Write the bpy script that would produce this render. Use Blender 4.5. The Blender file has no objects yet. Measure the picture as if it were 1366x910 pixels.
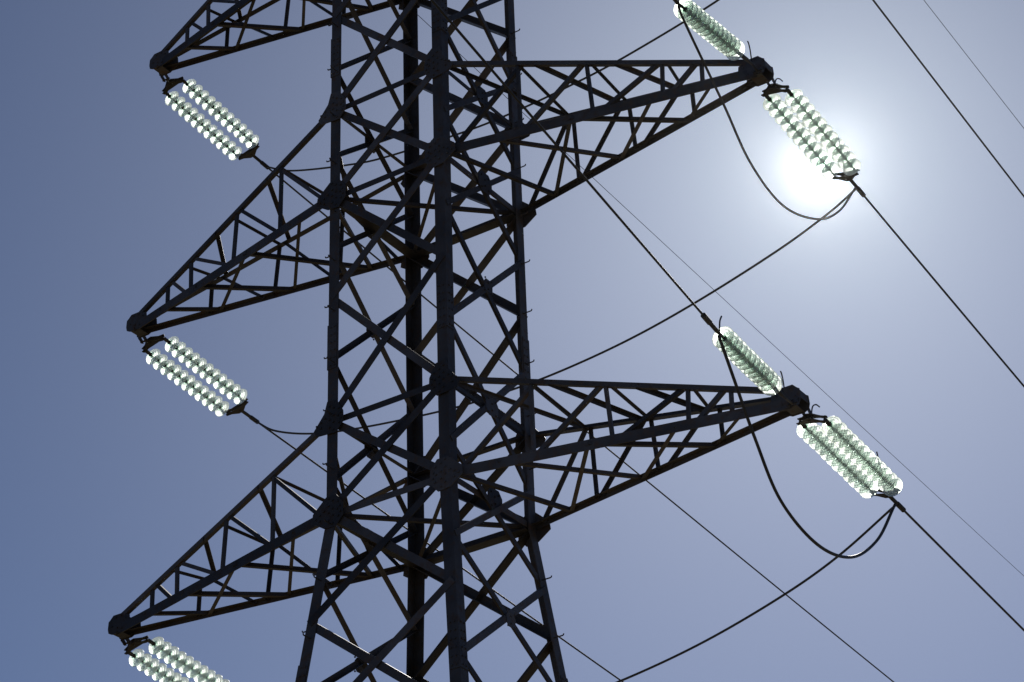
import bpy, bmesh, math, random
from mathutils import Vector, Matrix
random.seed(7)
sc = bpy.context.scene
C = sc.collection
V = Vector

# ------------------------------------------------------------------ camera
cam_d = bpy.data.cameras.new('camera')
cam = bpy.data.objects.new('camera', cam_d); C.objects.link(cam)
cam.location = (20.4011, -29.0198, -17.4731)
cam.rotation_euler = (2.100518, 0.0301155, 0.5916737)
cam_d.sensor_width = 36.0
cam_d.lens = 87.145
cam_d.clip_start = 0.1
cam_d.clip_end = 20000
sc.camera = cam

# ------------------------------------------------------------------ sun and sky
SUN = V((-0.3392, 0.7577, 0.5576)).normalized()
SUN_EL = math.asin(SUN.z)
SUN_AZ = math.atan2(SUN.x, SUN.y)            # measured from +y towards +x
world = bpy.data.worlds.new('World'); sc.world = world
world.use_nodes = True
nt = world.node_tree; nt.nodes.clear()
N = nt.nodes.new; L = nt.links.new
out = N('ShaderNodeOutputWorld'); bg = N('ShaderNodeBackground')
sky = N('ShaderNodeTexSky'); sky.sky_type = 'NISHITA'
sky.sun_disc = False
sky.sun_elevation = SUN_EL
sky.sun_rotation = SUN_AZ
sky.altitude = 300; sky.air_density = 0.6; sky.dust_density = 0.5; sky.ozone_density = 8.0
bg.inputs['Strength'].default_value = 0.10
# forward-scattered sunlight round the sun (the solar aureole): part of the sky, fixed to the sun's direction
tc = N('ShaderNodeTexCoord')
dot = N('ShaderNodeVectorMath'); dot.operation = 'DOT_PRODUCT'; dot.inputs[1].default_value = SUN
nrm = N('ShaderNodeVectorMath'); nrm.operation = 'NORMALIZE'
L(tc.outputs['Generated'], nrm.inputs[0]); L(nrm.outputs['Vector'], dot.inputs[0])
acs = N('ShaderNodeMath'); acs.operation = 'ARCCOSINE'; acs.use_clamp = False
cl = N('ShaderNodeMath'); cl.operation = 'MINIMUM'; cl.inputs[1].default_value = 0.9999999
L(dot.outputs['Value'], cl.inputs[0]); L(cl.outputs[0], acs.inputs[0])
def lobe(amp, width_deg, power=1.0):
    d = N('ShaderNodeMath'); d.operation = 'DIVIDE'; d.inputs[1].default_value = math.radians(width_deg)
    L(acs.outputs[0], d.inputs[0])
    p = N('ShaderNodeMath'); p.operation = 'POWER'; p.inputs[1].default_value = power; L(d.outputs[0], p.inputs[0])
    m = N('ShaderNodeMath'); m.operation = 'MULTIPLY'; m.inputs[1].default_value = -1.0; L(p.outputs[0], m.inputs[0])
    e = N('ShaderNodeMath'); e.operation = 'EXPONENT'; L(m.outputs[0], e.inputs[0])
    s = N('ShaderNodeMath'); s.operation = 'MULTIPLY'; s.inputs[1].default_value = amp; L(e.outputs[0], s.inputs[0])
    return s
AUREOLE = [(2500.0, 0.12, 2.0), (5.5, 1.7, 1.0), (4.3, 5.0, 1.0)]
acc = None
for a_ in AUREOLE:
    s = lobe(*a_)
    if acc is None: acc = s
    else:
        ad = N('ShaderNodeMath'); ad.operation = 'ADD'; L(acc.outputs[0], ad.inputs[0]); L(s.outputs[0], ad.inputs[1]); acc = ad
comb = N('ShaderNodeVectorMath'); comb.operation = 'SCALE'; comb.inputs[0].default_value = (0.90, 1.04, 0.98)
L(acc.outputs[0], comb.inputs['Scale'])
add = N('ShaderNodeVectorMath'); add.operation = 'ADD'
tint = N('ShaderNodeVectorMath'); tint.operation = 'MULTIPLY'; tint.inputs[1].default_value = (1.11, 1.055, 1.01)
L(sky.outputs['Color'], tint.inputs[0]); L(tint.outputs['Vector'], add.inputs[0]); L(comb.outputs['Vector'], add.inputs[1])
L(add.outputs['Vector'], bg.inputs['Color']); L(bg.outputs['Background'], out.inputs['Surface'])

sun_d = bpy.data.lights.new('sun', 'SUN'); sun_d.energy = 5.0; sun_d.angle = math.radians(0.53); sun_d.color = (1.0, 0.95, 0.88)
sun = bpy.data.objects.new('sun', sun_d); C.objects.link(sun)
sun.rotation_euler = SUN.to_track_quat('Z', 'Y').to_euler()
sun.location = SUN * 60

sc.view_settings.view_transform = 'Standard'; sc.view_settings.look = 'None'
sc.view_settings.exposure = -0.857; sc.view_settings.gamma = 1.0; sc.view_settings.use_curve_mapping = False
sc.render.engine = 'CYCLES'
sc.cycles.use_denoising = True
sc.cycles.max_bounces = 10; sc.cycles.transmission_bounces = 10; sc.cycles.transparent_max_bounces = 10

# ------------------------------------------------------------------ materials
def mat(name):
    m = bpy.data.materials.new(name); m.use_nodes = True
    t = m.node_tree; b = t.nodes['Principled BSDF']
    return m, t, b
def steel(name, c0, c1, c2, rough=0.55, scale=3.0):
    """weathered galvanised steel: dull zinc patina with brown rust staining"""
    m, t, b = mat(name)
    co = t.nodes.new('ShaderNodeTexCoord')
    n1 = t.nodes.new('ShaderNodeTexNoise'); n1.inputs['Scale'].default_value = scale; n1.inputs['Detail'].default_value = 6
    n2 = t.nodes.new('ShaderNodeTexNoise'); n2.inputs['Scale'].default_value = scale*6; n2.inputs['Detail'].default_value = 4
    t.links.new(co.outputs['Object'], n1.inputs['Vector']); t.links.new(co.outputs['Object'], n2.inputs['Vector'])
    r = t.nodes.new('ShaderNodeValToRGB'); r.color_ramp.elements[0].position = 0.40; r.color_ramp.elements[1].position = 0.68
    r.color_ramp.elements[0].color = (*c0, 1); r.color_ramp.elements[1].color = (*c1, 1)
    r2 = t.nodes.new('ShaderNodeValToRGB'); r2.color_ramp.elements[0].position = 0.50; r2.color_ramp.elements[1].position = 0.72
    r2.color_ramp.elements[0].color = (0, 0, 0, 1); r2.color_ramp.elements[1].color = (1, 1, 1, 1)
    mx = t.nodes.new('ShaderNodeMix'); mx.data_type = 'RGBA'; mx.inputs[7].default_value = (*c2, 1)
    t.links.new(n1.outputs['Fac'], r.inputs['Fac']); t.links.new(n2.outputs['Fac'], r2.inputs['Fac'])
    t.links.new(r2.outputs['Color'], mx.inputs[0]); t.links.new(r.outputs['Color'], mx.inputs[6])
    oi = t.nodes.new('ShaderNodeObjectInfo'); rr = t.nodes.new('ShaderNodeMapRange')
    rr.inputs['To Min'].default_value = 0.6; rr.inputs['To Max'].default_value = 1.6
    t.links.new(oi.outputs['Random'], rr.inputs['Value'])
    sc_ = t.nodes.new('ShaderNodeVectorMath'); sc_.operation = 'SCALE'
    t.links.new(mx.outputs[2], sc_.inputs[0]); t.links.new(rr.outputs['Result'], sc_.inputs['Scale'])
    t.links.new(sc_.outputs['Vector'], b.inputs['Base Color'])
    mr = t.nodes.new('ShaderNodeMapRange'); mr.inputs['To Min'].default_value = rough-0.1; mr.inputs['To Max'].default_value = rough+0.2
    t.links.new(n2.outputs['Fac'], mr.inputs['Value']); t.links.new(mr.outputs['Result'], b.inputs['Roughness'])
    b.inputs['Metallic'].default_value = 0.0
    b.inputs['Specular IOR Level'].default_value = 0.35
    return m
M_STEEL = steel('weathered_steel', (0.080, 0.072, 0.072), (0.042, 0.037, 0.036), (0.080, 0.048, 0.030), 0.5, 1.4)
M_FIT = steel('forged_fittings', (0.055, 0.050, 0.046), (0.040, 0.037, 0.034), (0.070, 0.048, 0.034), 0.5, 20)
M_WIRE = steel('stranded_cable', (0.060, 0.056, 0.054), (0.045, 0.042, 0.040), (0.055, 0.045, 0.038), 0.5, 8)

def glass_mat():
    m, t, b = mat('toughened_green_glass')
    # the thick moulded head of the disc is deep bottle green, the thin skirt almost clear
    cg = t.nodes.new('ShaderNodeTexCoord'); sx_ = t.nodes.new('ShaderNodeSeparateXYZ'); t.links.new(cg.outputs['Object'], sx_.inputs[0])
    cb = t.nodes.new('ShaderNodeCombineXYZ'); t.links.new(sx_.outputs[0], cb.inputs[0]); t.links.new(sx_.outputs[1], cb.inputs[1])
    ln = t.nodes.new('ShaderNodeVectorMath'); ln.operation = 'LENGTH'; t.links.new(cb.outputs[0], ln.inputs[0])
    rr = t.nodes.new('ShaderNodeMapRange'); rr.inputs['From Min'].default_value = 0.036; rr.inputs['From Max'].default_value = 0.078
    t.links.new(ln.outputs['Value'], rr.inputs['Value'])
    gm = t.nodes.new('ShaderNodeMix'); gm.data_type = 'RGBA'; gm.inputs[6].default_value = (0.30, 0.62, 0.44, 1); gm.inputs[7].default_value = (0.93, 0.98, 0.94, 1)
    t.links.new(rr.outputs['Result'], gm.inputs[0]); t.links.new(gm.outputs[2], b.inputs['Base Color'])
    b.inputs['Transmission Weight'].default_value = 1.0
    b.inputs['Roughness'].default_value = 0.5
    b.inputs['IOR'].default_value = 1.5
    tr = t.nodes.new('ShaderNodeBsdfTranslucent'); gm2 = t.nodes.new('ShaderNodeMix'); gm2.data_type = 'RGBA'; gm2.inputs[6].default_value = (0.10, 0.30, 0.18, 1); gm2.inputs[7].default_value = (0.94, 0.97, 0.92, 1)
    t.links.new(rr.outputs['Result'], gm2.inputs[0]); t.links.new(gm2.outputs[2], tr.inputs['Color'])
    mx = t.nodes.new('ShaderNodeMixShader')
    oi = t.nodes.new('ShaderNodeObjectInfo'); vr = t.nodes.new('ShaderNodeMapRange')
    vr.inputs['To Min'].default_value = 0.2; vr.inputs['To Max'].default_value = 0.5
    t.links.new(oi.outputs['Random'], vr.inputs['Value']); t.links.new(vr.outputs['Result'], mx.inputs['Fac'])
    co = t.nodes.new('ShaderNodeTexCoord'); nz = t.nodes.new('ShaderNodeTexNoise'); nz.inputs['Scale'].default_value = 28; nz.inputs['Detail'].default_value = 3
    vr2 = t.nodes.new('ShaderNodeMapRange'); vr2.inputs['To Min'].default_value = 0.28; vr2.inputs['To Max'].default_value = 0.58
    t.links.new(co.outputs['Object'], nz.inputs['Vector']); t.links.new(nz.outputs['Fac'], vr2.inputs['Value']); t.links.new(vr2.outputs['Result'], b.inputs['Roughness'])
    tp = t.nodes.new('ShaderNodeBsdfTransparent'); tp.inputs['Color'].default_value = (0.88, 0.97, 0.92, 1)
    mx2 = t.nodes.new('ShaderNodeMixShader'); mx2.inputs['Fac'].default_value = 0.26
    o = t.nodes['Material Output']
    t.links.new(b.outputs['BSDF'], mx.inputs[1]); t.links.new(tr.outputs['BSDF'], mx.inputs[2]); t.links.new(mx.outputs['Shader'], mx2.inputs[1]); t.links.new(tp.outputs['BSDF'], mx2.inputs[2]); t.links.new(mx2.outputs['Shader'], o.inputs['Surface'])
    return m
M_GLASS = glass_mat()

def ground_mat():
    m, t, b = mat('dry_field')
    co = t.nodes.new('ShaderNodeTexCoord')
    n1 = t.nodes.new('ShaderNodeTexNoise'); n1.inputs['Scale'].default_value = 0.05; n1.inputs['Detail'].default_value = 8
    n2 = t.nodes.new('ShaderNodeTexNoise'); n2.inputs['Scale'].default_value = 2.0; n2.inputs['Detail'].default_value = 8
    t.links.new(co.outputs['Object'], n1.inputs['Vector']); t.links.new(co.outputs['Object'], n2.inputs['Vector'])
    r = t.nodes.new('ShaderNodeValToRGB')
    r.color_ramp.elements[0].color = (0.34, 0.25, 0.14, 1); r.color_ramp.elements[1].color = (0.22, 0.19, 0.09, 1)
    r.color_ramp.elements[0].position = 0.4; r.color_ramp.elements[1].position = 0.6
    mx = t.nodes.new('ShaderNodeMix'); mx.data_type = 'RGBA'; mx.blend_type = 'MULTIPLY'; mx.inputs[0].default_value = 0.5
    t.links.new(n1.outputs['Fac'], r.inputs['Fac']); t.links.new(r.outputs['Color'], mx.inputs[6]); t.links.new(n2.outputs['Color'], mx.inputs[7])
    t.links.new(mx.outputs[2], b.inputs['Base Color']); b.inputs['Roughness'].default_value = 0.95
    return m
M_GROUND = ground_mat()

# ------------------------------------------------------------------ helpers
def link(name, me, m, parent=None):
    o = bpy.data.objects.new(name, me); C.objects.link(o)
    if m and not me.materials: me.materials.append(m)
    if parent: o.parent = parent
    return o
def obj(name, bm, m, parent=None, smooth=False):
    me = bpy.data.meshes.new(name)
    bmesh.ops.recalc_face_normals(bm, faces=bm.faces[:])
    bm.to_mesh(me); bm.free()
    if smooth:
        for p in me.polygons: p.use_smooth = True
    return link(name, me, m, parent)
def empty(name, loc=(0, 0, 0), parent=None):
    o = bpy.data.objects.new(name, None); C.objects.link(o); o.location = loc
    o.empty_display_size = 0.2
    if parent: o.parent = parent
    return o
def tag(o, label, cat, group=None):
    o['label'] = label; o['category'] = cat
    if group: o['group'] = group
    return o

def prism(bm, prof, p0, p1, ex, ey):
    """sweep the closed 2-D profile from p0 to p1 (profile axes ex, ey)"""
    a = [bm.verts.new(p0 + ex*x + ey*y) for x, y in prof]
    b = [bm.verts.new(p1 + ex*x + ey*y) for x, y in prof]
    n = len(prof)
    for i in range(n):
        j = (i+1) % n
        bm.faces.new((a[i], a[j], b[j], b[i]))
    # an L has to be capped as two quads
    if n == 6:
        for s in (a, b):
            bm.faces.new((s[0], s[1], s[2], s[3])); bm.faces.new((s[0], s[3], s[4], s[5]))
    else:
        bm.faces.new(a[::-1]); bm.faces.new(b)
_k = [0]
def angle_bar(bm, p0, p1, w, n, flip=1, off=0.0, t=None, w2=None):
    """an L section: one flange lies in the face whose outward normal is n, the other stands inwards; off moves it along n"""
    p0, p1, n = V(p0), V(p1), V(n)
    d = (p1-p0).normalized()
    e = d.cross(n).normalized()*flip
    nn = e.cross(d).normalized()
    if nn.dot(n) < 0: nn = -nn
    t = t or max(0.006, w*0.10)
    w2 = w2 or w
    _k[0] += 1
    o = nn*(off + 0.0007*(_k[0] % 5)) - e*(w*0.5)
    # profile: x along e, y along nn (negative = inwards)
    prof = [(0, 0), (w, 0), (w, -t), (t, -t), (t, -w2), (0, -w2)]
    prism(bm, prof, p0+o, p1+o, e, nn)
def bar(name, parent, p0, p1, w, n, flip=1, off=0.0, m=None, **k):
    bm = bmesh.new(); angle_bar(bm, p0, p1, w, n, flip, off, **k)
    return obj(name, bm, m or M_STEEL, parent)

def plate(bm, pts, n, t):
    """flat plate with polygon pts (3-D, one plane), thickness t towards n"""
    a = [bm.verts.new(V(p)) for p in pts]; b = [bm.verts.new(V(p)+V(n)*t) for p in pts]
    bm.faces.new(a[::-1]); bm.faces.new(b)
    for i in range(len(a)):
        j = (i+1) % len(a); bm.faces.new((a[i], a[j], b[j], b[i]))
def bolt(bm, c, n, r=0.017, h=0.016):
    n = V(n).normalized(); u = n.orthogonal().normalized(); v = n.cross(u)
    ring = [(u*math.cos(k*math.pi/3)+v*math.sin(k*math.pi/3))*r for k in range(6)]
    a = [bm.verts.new(V(c)+q) for q in ring]; b = [bm.verts.new(V(c)+q*0.95+n*h) for q in ring]
    bm.faces.new(b)
    for i in range(6):
        bm.faces.new((a[i], a[(i+1) % 6], b[(i+1) % 6], b[i]))
def tube(bm, pts, r, seg=8, r_end=None):
    pts = [V(p) for p in pts]; rings = []
    up = None
    for i, p in enumerate(pts):
        d = (pts[min(i+1, len(pts)-1)]-pts[max(i-1, 0)]).normalized()
        if up is None: up = d.orthogonal().normalized()
        up = (up - d*up.dot(d)).normalized()
        v = d.cross(up)
        rr = r if r_end is None else r+(r_end-r)*i/(len(pts)-1)
        rings.append([bm.verts.new(p+(up*math.cos(2*math.pi*k/seg)+v*math.sin(2*math.pi*k/seg))*rr) for k in range(seg)])
    for a, b in zip(rings, rings[1:]):
        for k in range(seg):
            bm.faces.new((a[k], a[(k+1) % seg], b[(k+1) % seg], b[k]))
    bm.faces.new(rings[0][::-1]); bm.faces.new(rings[-1])
def lathe(bm, prof, seg, M=None, close=True):
    """prof: (r, z) pairs, revolved about z, closed into a solid"""
    M = M or Matrix.Identity(4); rings = []
    for r, z in prof:
        if r < 1e-6: rings.append([bm.verts.new(M @ V((0, 0, z)))])
        else: rings.append([bm.verts.new(M @ V((r*math.cos(2*math.pi*k/seg), r*math.sin(2*math.pi*k/seg), z))) for k in range(seg)])
    pairs = list(zip(rings, rings[1:]))
    if close: pairs.append((rings[-1], rings[0]))
    for a, b in pairs:
        for k in range(seg):
            k2 = (k+1) % seg
            if len(a) == 1 and len(b) == 1: continue
            if len(a) == 1: bm.faces.new((a[0], b[k2], b[k]))
            elif len(b) == 1: bm.faces.new((a[k], a[k2], b[0]))
            else: bm.faces.new((a[k], a[k2], b[k2], b[k]))
def spline(pts, n=10):
    """Catmull-Rom through pts"""
    P = [V(p) for p in pts]; P = [P[0]*2-P[1]]+P+[P[-1]*2-P[-2]]; r = []
    for i in range(1, len(P)-2):
        for k in range(n):
            t = k/n; a, b, c, d = P[i-1:i+3]
            r.append(0.5*((2*b)+(c-a)*t+(2*a-5*b+4*c-d)*t*t+(3*b-a-3*c+d)*t**3))
    r.append(P[-2]); return r

# ------------------------------------------------------------------ ground (below the picture; it throws light up at the steel)
GZ = -19.1
bm = bmesh.new(); bmesh.ops.create_grid(bm, x_segments=40, y_segments=40, size=2500)
g = obj('ground', bm, M_GROUND); g.location = (0, 0, GZ); g['kind'] = 'structure'

# ------------------------------------------------------------------ added thin scattering volume: its glow stands in for lens glare round the sun
def glare_haze():
    bm = bmesh.new(); bmesh.ops.create_cube(bm, size=1.0)
    o = obj('glare_haze', bm, None); o['kind'] = 'stuff'
    z0, z1 = GZ-1.0, 19.0
    o.scale = (5100, 5100, z1-z0); o.location = (0, 0, (z0+z1)/2)
    m = bpy.data.materials.new('glare_volume'); m.use_nodes = True; t = m.node_tree; t.nodes.clear()
    q = t.nodes.new('ShaderNodeOutputMaterial'); v = t.nodes.new('ShaderNodeVolumePrincipled')
    v.inputs['Color'].default_value = (GLARE_C, GLARE_C, GLARE_C, 1)
    v.inputs['Density'].default_value = GLARE_D; v.inputs['Anisotropy'].default_value = 0.988
    t.links.new(v.outputs['Volume'], q.inputs['Volume']); o.data.materials.append(m)
GLARE_C = 0.03; GLARE_D = 1.0e-5/GLARE_C
glare_haze()

# ------------------------------------------------------------------ the pylon
A0 = 1.195
def half(z):
    """half width of the body (outer edge of the leg angles)"""
    if z < -0.1: return A0 + 0.112*(-0.1-z)
    return A0 - 0.002*z
ARM_Z = [0.0, 6.0, 11.75]; ARM_H = [1.67, 1.81, 1.75]; ARM_X = [6.63, 6.60, 6.38]
TOP = 17.3
pylon = empty('lattice_pylon', (0, 0, GZ))
tag(pylon, 'dark steel lattice pylon with tapering cross arms, standing against the sun', 'pylon')
body = pylon
def P(o):          # children are modelled in world coordinates; undo the empty's offset
    o.location = V(o.location) - V((0, 0, GZ)); return o
def pbar(name, *a, **k): return P(bar(name, pylon, *a, **k))

CORN = {'L': (-1, -1), 'F': (1, -1), 'R': (1, 1), 'B': (-1, 1)}
LEG_W = 0.20; LEG_T = 0.018
legs = {}
for c, (sx, sy) in CORN.items():
    bm = bmesh.new()
    for z0, z1 in ((GZ-0.3, -0.1), (-0.1, TOP)):
        p0, p1 = V((sx*half(z0), sy*half(z0), z0)), V((sx*half(z1), sy*half(z1), z1))
        prof = [(0, 0), (LEG_W, 0), (LEG_W, LEG_T), (LEG_T, LEG_T), (LEG_T, LEG_W), (0, LEG_W)]
        prism(bm, prof, p0, p1, V((-sx, 0, 0)), V((0, -sy, 0)))
    # splice cover angles bolted over the joints
    for zc in (8.95, 3.05, -3.0):
        h = half(zc)+0.012
        prof = [(0, 0), (LEG_W*0.95, 0), (LEG_W*0.95, .0115), (.0115, .0115), (.0115, LEG_W*0.95), (0, LEG_W*0.95)]
        hb, ht = half(zc-.42)+.012, half(zc+.42)+.012
        prism(bm, prof, V((sx*hb, sy*hb, zc-.42)), V((sx*ht, sy*ht, zc+.42)), V((-sx, 0, 0)), V((0, -sy, 0)))
        for k in range(6):
            zz = zc-.36+k*.145; hh = half(zz)+.012
            for off in (0.07, 0.15):
                bolt(bm, (sx*(hh-off), sy*hh, zz), (0, sy, 0)); bolt(bm, (sx*hh, sy*(hh-off), zz), (sx, 0, 0))
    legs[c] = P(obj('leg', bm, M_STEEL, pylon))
# climbing bolts on the two outer legs
def step_bolt_mesh():
    bm = bmesh.new()
    tube(bm, [(0, 0, 0), (.150, 0, 0), (.168, 0, .005), (.176, 0, .028)], .0115, 6)
    me = bpy.data.meshes.new('step_bolt'); bm.to_mesh(me); bm.free(); me.materials.append(M_STEEL); return me
SB = step_bolt_mesh()
for c in 'LR':
    sx, sy = CORN[c]; z = -3.9; k = 0
    while z < 10.6:
        for alt in (0, 1):
            zz = z + (0.0 if alt == 0 else -0.22); h = half(zz)
            o = bpy.data.objects.new('step_bolt', SB); C.objects.link(o); o.parent = legs[c]
            if alt == 0: o.location = (sx*h, sy*(h-.12), zz); o.rotation_euler = (0, 0, 0 if sx > 0 else math.pi)
            else: o.location = (sx*(h-.12), sy*h, zz); o.rotation_euler = (0, 0, math.pi/2*sy)
        z += 0.98

NY = {-1: V((0, -1, 0)), 1: V((0, 1, 0))}
NX = {-1: V((-1, 0, 0)), 1: V((1, 0, 0))}
def nodeY(sx, sy, z): h = half(z); return V((sx*(h-.05), sy*h, z))       # on the faces across the line (y = +-a)
def nodeX(sx, sy, z): h = half(z); return V((sx*h, sy*(h-.05), z))       # on the faces along the line (x = +-a)
YN = [-13.8, -10.0, -6.9, -4.15, -1.9, 0.02, 1.67, 4.0, 6.0, 7.81, 9.86, 11.75, 13.5, 15.3, 16.9]
XN = [-16.0, -12.0, -8.4, -5.6, -3.15, -1.08, 0.62, 2.85, 5.0, 6.88, 8.72, 10.78, 12.6, 14.4, 16.1]
for s in (-1, 1):
    for z0, z1 in zip(YN, YN[1:]):
        w = (.165 if s > 0 else .135) if z0 < 10 else .11
        pbar('brace', nodeY(-1, s, z0), nodeY(1, s, z1), w, NY[s], 1, .012)
        pbar('brace', nodeY(1, s, z0), nodeY(-1, s, z1), w, NY[s], -1, -.022)
    for z0, z1 in zip(XN, XN[1:]):
        w = .098 if z0 < 10 else .09
        pbar('cross_brace', nodeX(s, -1, z0), nodeX(s, 1, z1), w, NX[s], 1, .012)
        pbar('cross_brace', nodeX(s, 1, z0), nodeX(s, -1, z1), w, NX[s], -1, -.022)
# horizontal struts and plan bracing at the arm levels
for za, h in zip(ARM_Z, ARM_H):
    zu = za+h
    for s in (-1, 1):
        pbar('strut', nodeY(-1, s, za), nodeY(1, s, za), .20 if s > 0 else .11, NY[s], 1, -.045)
        pbar('strut', nodeY(-1, s, zu), nodeY(1, s, zu), .11, NY[s], 1, -.045)
        pbar('strut', nodeX(s, -1, za), nodeX(s, 1, za), .21 if s < 0 else .11, NX[s], 1, -.045)
        pbar('strut', nodeX(s, -1, zu), nodeX(s, 1, zu), .07, NX[s], 1, -.045)
    q = half(za)-.06
    pbar('plan_brace', (-q, -q, za-.03), (q, q, za-.03), .065, (0, 0, -1), 1, 0)
    pbar('plan_brace', (q, -q, za-.05), (-q, q, za-.05), .065, (0, 0, -1), 1, .02)
for z in (13.5, 15.3, 16.9, -10.0):
    for s in (-1, 1):
        pbar('strut', nodeY(-1, s, z), nodeY(1, s, z), .08, NY[s], 1, -.045)
        pbar('strut', nodeX(s, -1, z), nodeX(s, 1, z), .08, NX[s], 1, -.045)

# gusset plates
def gusset(c, z, zu):
    """bolted plate on the y faces where an arm chord, the struts and the braces meet"""
    sx, sy = CORN[c]; h = half(z)
    bm = bmesh.new(); y = sy*(h+.022)
    def q(u, v): return (sx*(h-u), y, z+v)       # u: inwards from the leg's edge
    out_ = [q(.35, .13), q(.22, .29), q(.02, .29), q(-.24, .06), q(-.26, -.09), q(-.02, -.25), q(.21, -.27), q(.36, -.10)]
    if zu: out_ = [q(.34, .10), q(.21, .33), q(.02, .35), q(-.04, .14), q(-.25, -.12), q(-.18, -.23), q(.20, -.26), q(.35, -.09)]
    plate(bm, out_, (0, sy, 0), .014)
    for (u, v) in [(.07, .25), (.07, .12), (.07, 0), (.07, -.14), (.15, .2), (.15, .06), (.15, -.06), (.15, -.2), (.25, .16), (.29, .07), (.26, -.1), (.30, -.03), (.24, .03), (-.1, .0), (-.18, -.05), (-.1, -.1), (-.02, .05)]:
        bolt(bm, (sx*(h-u), y+sy*.014, z+v), (0, sy, 0), .019, .018)
    P(obj('gusset_plate', bm, M_STEEL, pylon))
def mid_gusset(s, z, r=.2, axis='x'):
    bm = bmesh.new(); h = half(z)+.012
    pts = [(-r*.55, r), (r*.55, r), (r, r*.45), (r, -r*.45), (r*.55, -r), (-r*.55, -r), (-r, -r*.45), (-r, r*.45)]
    if axis == 'x':
        plate(bm, [(s*h, u, z+v) for u, v in pts], (s, 0, 0), .012)
        for u, v in [(.1, .12), (-.1, .12), (.1, -.12), (-.1, -.12), (0, .06), (0, -.06)]: bolt(bm, (s*(h+.012), u, z+v), (s, 0, 0))
    else:
        plate(bm, [(u, s*h, z+v) for u, v in pts], (0, s, 0), .012)
        for u, v in [(.1, .1), (-.1, .1), (.1, -.1), (-.1, -.1)]: bolt(bm, (u, s*(h+.012), z+v), (0, s, 0))
    P(obj('gusset_plate', bm, M_STEEL, pylon))
for za, h in zip(ARM_Z, ARM_H):
    for c in 'LFRB':
        gusset(c, za, False); gusset(c, za+h, True)
    for s in (-1, 1):
        mid_gusset(s, za, .20); mid_gusset(s, za+h, .17)
for s in (-1, 1):
    for z in (3.95, -2.1): mid_gusset(s, z, .12)

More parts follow.
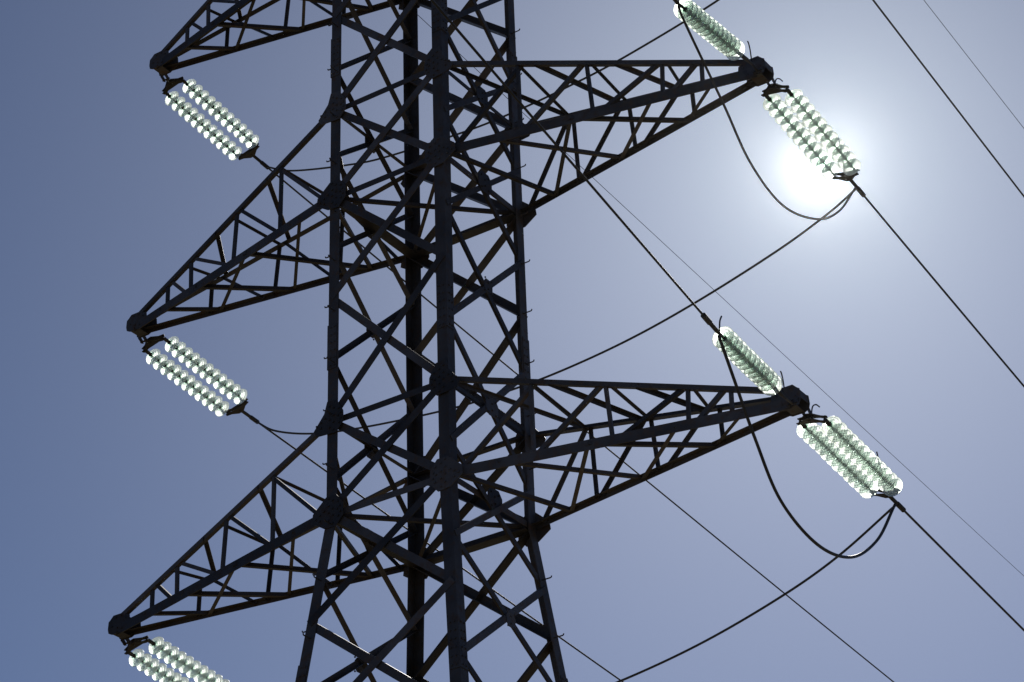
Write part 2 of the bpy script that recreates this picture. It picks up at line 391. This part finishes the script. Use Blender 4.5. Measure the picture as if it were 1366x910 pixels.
# cross arms
def lerp(a, b, t): return V(a)+(V(b)-V(a))*t
def cross_arm(sx, za, h, X):
    zt = za - ((.13 if za < 10 else .03) if sx < 0 else .05)      # the arms droop a little towards their tips
    root = empty('cross_arm', (0, 0, 0), pylon); P(root)
    a, au = half(za), half(za+h)
    ty = .115
    Uf = (V((sx*(au+.0), -au, za+h)), V((sx*(X-.12), -ty, zt+.19)))
    Ur = (V((sx*(au+.0), au, za+h)), V((sx*(X-.12), ty, zt+.19)))
    Lf = (V((sx*(a+.0), -a, za)), V((sx*(X-.10), -ty, zt-.03)))
    Lr = (V((sx*(a+.0), a, za)), V((sx*(X-.10), ty, zt-.03)))
    def ab(name, p, q, w, n, flip=1, off=0.0): return bar(name, root, p, q, w, n, flip, off)
    fl = sx
    ab('chord', *Uf, .080, (0, -1, 0), -fl, .0); ab('chord', *Ur, .105, (0, 1, 0), fl, .0)
    ab('chord', *Lf, .175, (0, -1, 0), fl, .0); ab('chord', *Lr, .090, (0, 1, 0), -fl, .0)
    f = lambda ch, t: lerp(*ch, t)
    NF, NB, NT, ND = V((0, -1, 0)), V((0, 1, 0)), V((0, 0, 1)), V((0, 0, -1))
    # front and back side faces: posts and falling diagonals
    for tu, tl in ((.25, .25), (.474, .485), (.713, .705), (.835, .83)):
        ab('post', f(Uf, tu), f(Lf, tl), .056, NF, 1, -.018)
    for tu, tl in ((.262, .02), (.46, .25), (.70, .495), (.815, .72)):
        ab('diagonal', f(Uf, tu), f(Lf, tl), .07, NF, 1, -.030)
    for tu, tl in ((.245, .255), (.48, .495), (.735, .736)):
        ab('post', f(Ur, tu), f(Lr, tl), .055, NB, 1, -.018)
    for tu, tl in ((.235, .04), (.465, .275), (.70, .535)):
        ab('diagonal', f(Ur, tu), f(Lr, tl), .06, NB, 1, -.030)
    # top plane
    for tf, tr, w in ((.0, .226, .06), (.254, .227, .042), (.312, .448, .07), (.494, .474, .042), (.571, .686, .07), (.734, .70, .042)):
        ab('plan_bar', f(Uf, tf), f(Ur, tr), w, NT, 1, .01 if w > .05 else -.012)
    # bottom plane
    for tf, tr, w in ((.0, .146, .065), (.415, .146, .07), (.415, .703, .065), (.865, .703, .06), (.145, .426, .06), (.674, .426, .07)):
        ab('plan_bar', f(Lf, tf), f(Lr, tr), w, ND, 1, .010 if w > .062 else -.012)
    # box of plates at the tip
    bm = bmesh.new()
    prof = [(X-.42, .0), (X-.40, .18), (X-.24, .25), (X-.04, .25), (X+.03, .18), (X+.065, .155), (X+.075, .02), (X+.055, -.06), (X-.02, -.10), (X-.22, -.10)]
    for s in (-1, 1):
        plate(bm, [(sx*x, s*(ty+.018), zt+z) for x, z in prof], (0, s, 0), .014)
        for x, z in ((X-.34, .03), (X-.32, .14), (X-.22, .20), (X-.24, -.03), (X-.14, .0), (X-.13, -.07), (X-.1, .2), (X-.02, .05)):
            bolt(bm, (sx*x, s*(ty+.032), zt+z), (0, s, 0))
    for (x0, z0), (x1, z1) in (((X-.24, .238), (X-.045, .238)), ((X-.045, .238), (X+.055, .150)), ((X+.055, .150), (X+.062, .02)), ((X-.02, -.088), (X-.22, -.088))):
        u = V((x1-x0, 0, z1-z0)); nrm_ = V((-u.z, 0, u.x)).normalized(); 
        q = [V((sx*x0, -ty-.015, zt+z0)), V((sx*x1, -ty-.015, zt+z1)), V((sx*x1, ty+.015, zt+z1)), V((sx*x0, ty+.015, zt+z0))]
        plate(bm, q, V((sx*nrm_.x, 0, nrm_.z))*-1, .012)
    obj('tip_plate', bm, M_STEEL, root)
    # hanger lugs for the insulators
    for s in ((-1, 1) if sx > 0 else (1,)):
        bm = bmesh.new(); xl = sx*(X-.02)
        for dx in (-.05, .05):
            plate(bm, [(xl+dx, s*(ty+.02), zt+.02), (xl+dx, s*(ty+.14), zt-.08), (xl+dx, s*(ty+.17), zt-.14), (xl+dx, s*(ty+.12), zt-.16), (xl+dx, s*(ty+.02), zt-.10)], (1, 0, 0), .012)
        tube(bm, [(xl-.08, s*(ty+.13), zt-.12), (xl+.09, s*(ty+.13), zt-.12)], .016, 8)
        obj('hanger_lug', bm, M_FIT, root)
    return root
for za, h, X in zip(ARM_Z, ARM_H, ARM_X):
    for sx in (-1, 1): cross_arm(sx, za, h, X)
# short earth-wire arms at the head
EX, EZ = 4.85, 16.9
for sx in (-1, 1):
    root = P(empty('earth_wire_arm', (0, 0, 0), pylon))
    for s in (-1, 1):
        bar('chord', root, (sx*half(15.3), s*half(15.3), 15.3), (sx*EX, s*.06, EZ-.05), .09, NY[s], sx*s, 0)
        bar('chord', root, (sx*half(16.9), s*half(16.9), 16.9), (sx*EX, s*.06, EZ+.06), .08, NY[s], -sx*s, 0)
        for t0, t1 in ((.3, .05), (.6, .35), (.85, .65)):
            bar('diagonal', root, lerp((sx*half(16.9), s*half(16.9), 16.9), (sx*EX, s*.06, EZ+.06), t0), lerp((sx*half(15.3), s*half(15.3), 15.3), (sx*EX, s*.06, EZ-.05), t1), .05, NY[s], 1, -.03)

# ------------------------------------------------------------------ insulators
PITCH = 0.178
def shell_mesh():
    """toughened glass shed: umbrella with ribs underneath; z runs from the cap (0) to the pin"""
    bm = bmesh.new()
    prof = [(.032, .050), (.054, .047), (.085, .054), (.118, .068), (.149, .090), (.166, .114), (.168, .126), (.161, .130), (.153, .124),
            (.144, .112), (.124, .106), (.113, .132), (.106, .134), (.100, .106), (.084, .100), (.077, .126), (.070, .127), (.064, .096), (.050, .090), (.036, .112), (.027, .112), (.027, .080)]
    lathe(bm, prof, 36)
    bmesh.ops.recalc_face_normals(bm, faces=bm.faces[:])
    me = bpy.data.meshes.new('glass_disc'); bm.to_mesh(me); bm.free(); me.materials.append(M_GLASS)
    for p_ in me.polygons: p_.use_smooth = True
    return me
def cap_mesh():
    bm = bmesh.new()
    lathe(bm, [(0, .0), (.022, .0), (.028, .010), (.030, .03), (.037, .045), (.041, .066), (.038, .070), (0, .070)], 16, close=False)
    lathe(bm, [(0, .072), (.019, .074), (.019, .112), (.012, .122), (.012, .165), (.019, .170), (.019, PITCH+.004), (0, PITCH+.006)], 12, close=False)
    me = bpy.data.meshes.new('metal_cap'); bmesh.ops.recalc_face_normals(bm, faces=bm.faces[:]); bm.to_mesh(me); bm.free(); me.materials.append(M_FIT)
    for p_ in me.polygons: p_.use_smooth = True
    return me
SHELL, CAP = shell_mesh(), cap_mesh()

def frame(o, z, x):
    z = V(z).normalized(); x = V(x); x = (x-z*x.dot(z)).normalized(); y = z.cross(x)
    M = Matrix((x, y, z)).transposed().to_4x4(); M.translation = V(o); return M
def yoke(bm, M, z0, half_w, depth, sign):
    """triangular yoke plate in the local xz plane with bolts; sign = which way the apex points"""
    pts = [(-half_w-.03, z0-.03*sign), (-half_w-.045, z0+.02*sign), (-half_w*.75, z0+(.05)*sign), (-.05, z0+depth*sign), (.05, z0+depth*sign), (half_w*.75, z0+.05*sign), (half_w+.045, z0+.02*sign), (half_w+.03, z0-.03*sign), (half_w-.03, z0-.035*sign), (half_w*.6, z0-.005*sign), (-half_w*.6, z0-.005*sign), (-half_w+.03, z0-.035*sign)]
    P3 = [M @ V((x, -.045, z)) for x, z in pts]
    n = (M.to_3x3() @ V((0, 1, 0)))
    plate(bm, P3, n, .012); plate(bm, [p_+n*.078 for p_ in P3], n, .012)
    for x in (-half_w, half_w): 
        tube(bm, [M @ V((x, -.06, z0)), M @ V((x, .06, z0))], .016, 8)
    tube(bm, [M @ V((0, -.06, z0+(depth-.05)*sign)), M @ V((0, .06, z0+(depth-.05)*sign))], .016, 8)
def insulator(label, start, end, lateral, n, twin, lug, horn_up=(0, 0, 1), pitch=PITCH, horns=True):
    """a string set from the tower yoke (start) to the line yoke (end)"""
    start, end, lat = V(start), V(end), V(lateral)
    ax = (end-start); Ltot = ax.length
    root = empty('insulator_string', start)
    tag(root, label, 'insulator', 'glass insulator strings on the arm tips')
    M = frame((0, 0, 0), ax, lat)
    hw = lat.length/2 if twin else 0
    z_first = (Ltot-n*pitch)*(0.55 if twin else 0.80)
    for s in ((-1, 1) if twin else (0,)):
        for k in range(n):
            Mk = M @ Matrix.Translation((s*hw, 0, z_first+k*pitch)) @ Matrix.Rotation(random.uniform(0, 6.28), 4, 'Z') @ Matrix.Rotation(random.gauss(0, .022), 4, 'X')
            d = bpy.data.objects.new('glass_disc', SHELL); C.objects.link(d); d.parent = root; d.matrix_local = Mk
            if abs(pitch-PITCH) > 1e-4: d.scale = (1.0, 1.0, pitch/PITCH)
            c = bpy.data.objects.new('metal_cap', CAP); C.objects.link(c); c.parent = d
        bm = bmesh.new()
        tube(bm, [M @ V((s*hw, 0, 0)), M @ V((s*hw, 0, z_first*.45))], .022, 8)
        tube(bm, [M @ V((s*hw, 0, z_first*.35)), M @ V((s*hw, 0, z_first+.01))], .034, 10)
        obj('ball_clevis', bm, M_FIT, root)
        bm = bmesh.new()
        tube(bm, [M @ V((s*hw, 0, z_first+n*pitch-.01)), M @ V((s*hw, 0, Ltot))], .024, 8)
        obj('socket_clevis', bm, M_FIT, root)
    if twin:
        bm = bmesh.new(); yoke(bm, M, 0, hw, .14, -1); obj('yoke_plate', bm, M_FIT, root)
        bm = bmesh.new(); yoke(bm, M, Ltot, hw, .14, 1); obj('yoke_plate', bm, M_FIT, root)
    # link to the arm tip
    bm = bmesh.new()
    l0 = V(lug)-start; tgt = M @ V((0, 0, -.10 if twin else 0))
    tube(bm, [l0, tgt], .02, 8); obj('shackle', bm, M_FIT, root)
    # arcing horns: one hooked rod at each end
    hs = 1.0 if twin else 0.55
    if horns:
        Mi = M.to_3x3(); hu = V(horn_up)
        bm = bmesh.new(); b0 = M @ V((0, 0, .0)); zz = Mi @ V((0, 0, 1)); xx = Mi @ V((1, 0, 0))
        tube(bm, spline([b0, b0+hu*.13+zz*.01, b0+hu*.26+zz*.05+xx*.01, b0+hu*.33+zz*.13+xx*.03, b0+hu*.33+zz*.21+xx*.05], 6), .011, 6)
        obj('arcing_horn', bm, M_FIT, root)
        bm = bmesh.new(); b0 = M @ V((0, 0, Ltot-.02))
        tube(bm, spline([b0, b0+hu*.2*hs-zz*.02, b0+hu*.42*hs-zz*.05, b0+hu*.62*hs-zz*.12], 5), .012, 6)
        obj('arcing_horn', bm, M_FIT, root)
    return root, start + (M @ V((0, 0, Ltot+(.12 if twin else 0.02))))
def lug_at(sx, k, s): return V((sx*(ARM_X[k]-.02), s*.245, ARM_Z[k]-.12-((.13 if k < 2 else .03) if sx < 0 else .05)))
LATL, LATR = (.43, 0, .118), (.40, 0, -.094)
ends = {}
_, ends['R2'] = insulator('twin glass insulator string glowing white directly in front of the sun', (6.585, .32, 5.775), (6.60, 2.66, 5.455), LATR, 11, True, lug_at(1, 1, 1), pitch=.197)
_, ends['R3'] = insulator('twin glass insulator string hanging below the sun from the lower sunward arm', (6.63, .32, -.21), (6.60, 2.72, -.40), LATR, 12, True, lug_at(1, 0, 1), pitch=.186)
_, ends['R1'] = insulator('twin glass insulator string on the topmost sunward arm', (6.37, .32, 11.53), (6.40, 2.66, 11.20), LATR, 11, True, lug_at(1, 2, 1), pitch=.197)
_, ends['L1'] = insulator('twin glass insulator string under the topmost arm on the side away from the sun', (-6.45, .56, 11.68), (-6.47, 2.93, 11.44), LATL, 11, True, lug_at(-1, 2, 1), pitch=.2, horns=False)
_, ends['L2'] = insulator('twin glass insulator string under the middle arm on the side away from the sun', (-6.53, .45, 5.78), (-6.52, 2.86, 5.50), LATL, 11, True, lug_at(-1, 1, 1), pitch=.2, horns=False)
_, ends['L3'] = insulator('twin glass insulator string under the lowest arm, cut off by the picture edge', (-6.60, .48, -.21), (-6.60, 2.90, -.48), LATL, 11, True, lug_at(-1, 0, 1), pitch=.2, horns=False)
_, ends['N2'] = insulator('single glass insulator string rising to the upper picture edge above the sunlit arm tip', (6.62, -.50, 5.80), (6.75, -3.05, 5.31), (1, 0, 0), 13, False, lug_at(1, 1, -1), pitch=.150)
_, ends['N3'] = insulator('single glass insulator string rising from the lower sunward arm tip towards a dark conductor', (6.63, -.50, -.20), (6.78, -2.70, -.20), (1, 0, 0), 12, False, lug_at(1, 0, -1), pitch=.146)

# ------------------------------------------------------------------ wires
def wire(name, label, cat, pts, r, group=None, seg=8):
    bm = bmesh.new(); o0 = V(pts[0])
    tube(bm, [V(q)-o0 for q in pts], r, seg)
    o = obj(name, bm, M_WIRE, None, True); o.location = o0
    return tag(o, label, cat, group)
def span(p0, heading, slope, length=320, curv=None, n=120):
    """a conductor sagging away from p0"""
    p0 = V(p0); h = V((heading[0], heading[1], 0)).normalized(); curv = curv if curv is not None else -slope/length
    r = []
    for k in range(n+1):
        s = length*(k/n)**1.6
        r.append(p0+h*s+V((0, 0, slope*s+curv*s*s)))
    return r
GC = 'line conductors strung from the insulators'
RC = .019
def clamp(o_wire, p0, d):
    """compression dead-end clamp at the start of the conductor"""
    d = V(d).normalized(); bm = bmesh.new()
    tube(bm, [V((0, 0, 0)), d*.35], .032, 10); tube(bm, [d*.30, d*.52], .042, 10)
    return obj('dead_end_clamp', bm, M_FIT, o_wire)
for key, label, hd, sl in (
        ('R2', 'dark conductor running down to the picture edge from the insulator in front of the sun', (0, 1), -.135),
        ('R3', 'dark conductor running down from the insulator below the sun', (0, 1), -.112),
        ('R1', 'dark conductor crossing the top corner of the sky beyond the sun', (0, 1), -.132),
        ('L1', 'dark conductor passing behind the pylon from its topmost insulator away from the sun', (0, 1), -.080),
        ('L2', 'dark conductor passing behind the pylon from its middle insulator away from the sun', (0, 1), -.080),
        ('L3', 'dark conductor from the lowest insulator away from the sun', (0, 1), -.085)):
    pts = span(ends[key], hd, sl)
    w_ = wire('conductor', label, 'cable', pts, RC if key[0] == 'R' else .019, GC)
    clamp(w_, pts[0], pts[3]-pts[0])
for key, label, hd, sl in (
        ('N2', 'dark conductor leaving the upper single insulator past the top picture edge', (.12, -1), -.06),
        ('N3', 'thick dark conductor rising from the lower single insulator across the sunlit upper arm', (.12, -1), .012)):
    pts = span(ends[key], hd, sl, 160, .0004)
    w_ = wire('conductor', label, 'cable', pts, .017, GC)
    clamp(w_, pts[0], pts[4]-pts[0])
GE = 'thin earth wires from the pylon head'
wire('earth_wire', 'thin grey earth wire sloping past the lower sunward arm tip', 'cable', span((-EX, 0, EZ), (0, 1), -.058, 320, .00012), .007, GE, 6)
wire('earth_wire', 'thin grey earth wire crossing the top corner beyond the sun', 'cable', span((EX, 0, EZ), (0, 1), -.095, 320, .0003), .007, GE, 6)

GJ = 'hanging jumper loops and ties'
def e(k, dz=0, t=0): return V(ends[k])+V((0, t, dz))
wire('jumper_cable', 'slack jumper loop hanging below the sun round the upper arm tip', 'cable',
     spline([e('N2', -.04), (6.74, -2.85, 5.05), (6.66, -1.7, 4.32), (6.62, -.88, 3.70), (6.6, .15, 3.49), (6.6, 1.34, 3.87), (6.6, 2.23, 4.50), e('R2', -.09, .2)]), .02, GJ)
wire('jumper_cable', 'slack jumper loop hanging round the lower sunward arm tip', 'cable',
     spline([e('N3', -.04), (6.75, -2.3, -.75), (6.68, -1.69, -1.38), (6.62, -.95, -2.03), (6.6, .13, -2.29), (6.6, 1.22, -2.08), (6.6, 2.22, -1.42), e('R3', -.09, .2)]), .024, GJ)
def tie(kr, kl, zs, label):
    a, b = e(kr, -.07, .25), e(kl, -.05, .45); p_ = [a]
    for x, z in zs: p_.append((x, a.y+(b.y-a.y)*(a.x-x)/(a.x-b.x), z))
    p_.append(b)
    wire('tie_cable', label, 'cable', spline(p_), .02, GJ)
tie('R2', 'L2', [(6.03, 5.10), (5.0, 4.76), (3.36, 4.37), (1.9, 4.13), (.36, 4.02), (-1.0, 4.04), (-2.07, 4.13), (-3.84, 4.40), (-5.07, 4.68), (-6.0, 5.05)], 'slack tie cable crossing behind the pylon between the middle insulators')
tie('R1', 'L1', [(5.9, 10.95), (4.46, 10.45), (2.29, 10.10), (.9, 10.0), (-.2, 9.98), (-1.35, 10.03), (-3.3, 10.27), (-4.31, 10.50), (-5.74, 10.97)], 'slack tie cable crossing behind the pylon between the topmost insulators')
tie('R3', 'L3', [(5.5, -1.04), (4.4, -1.43), (2.9, -1.80), (1.31, -2.03), (-.2, -2.12), (-1.7, -2.05), (-3.3, -1.75), (-5.0, -1.2), (-6.0, -.8)], 'slack tie cable curving down to the lower picture edge beside the pylon')
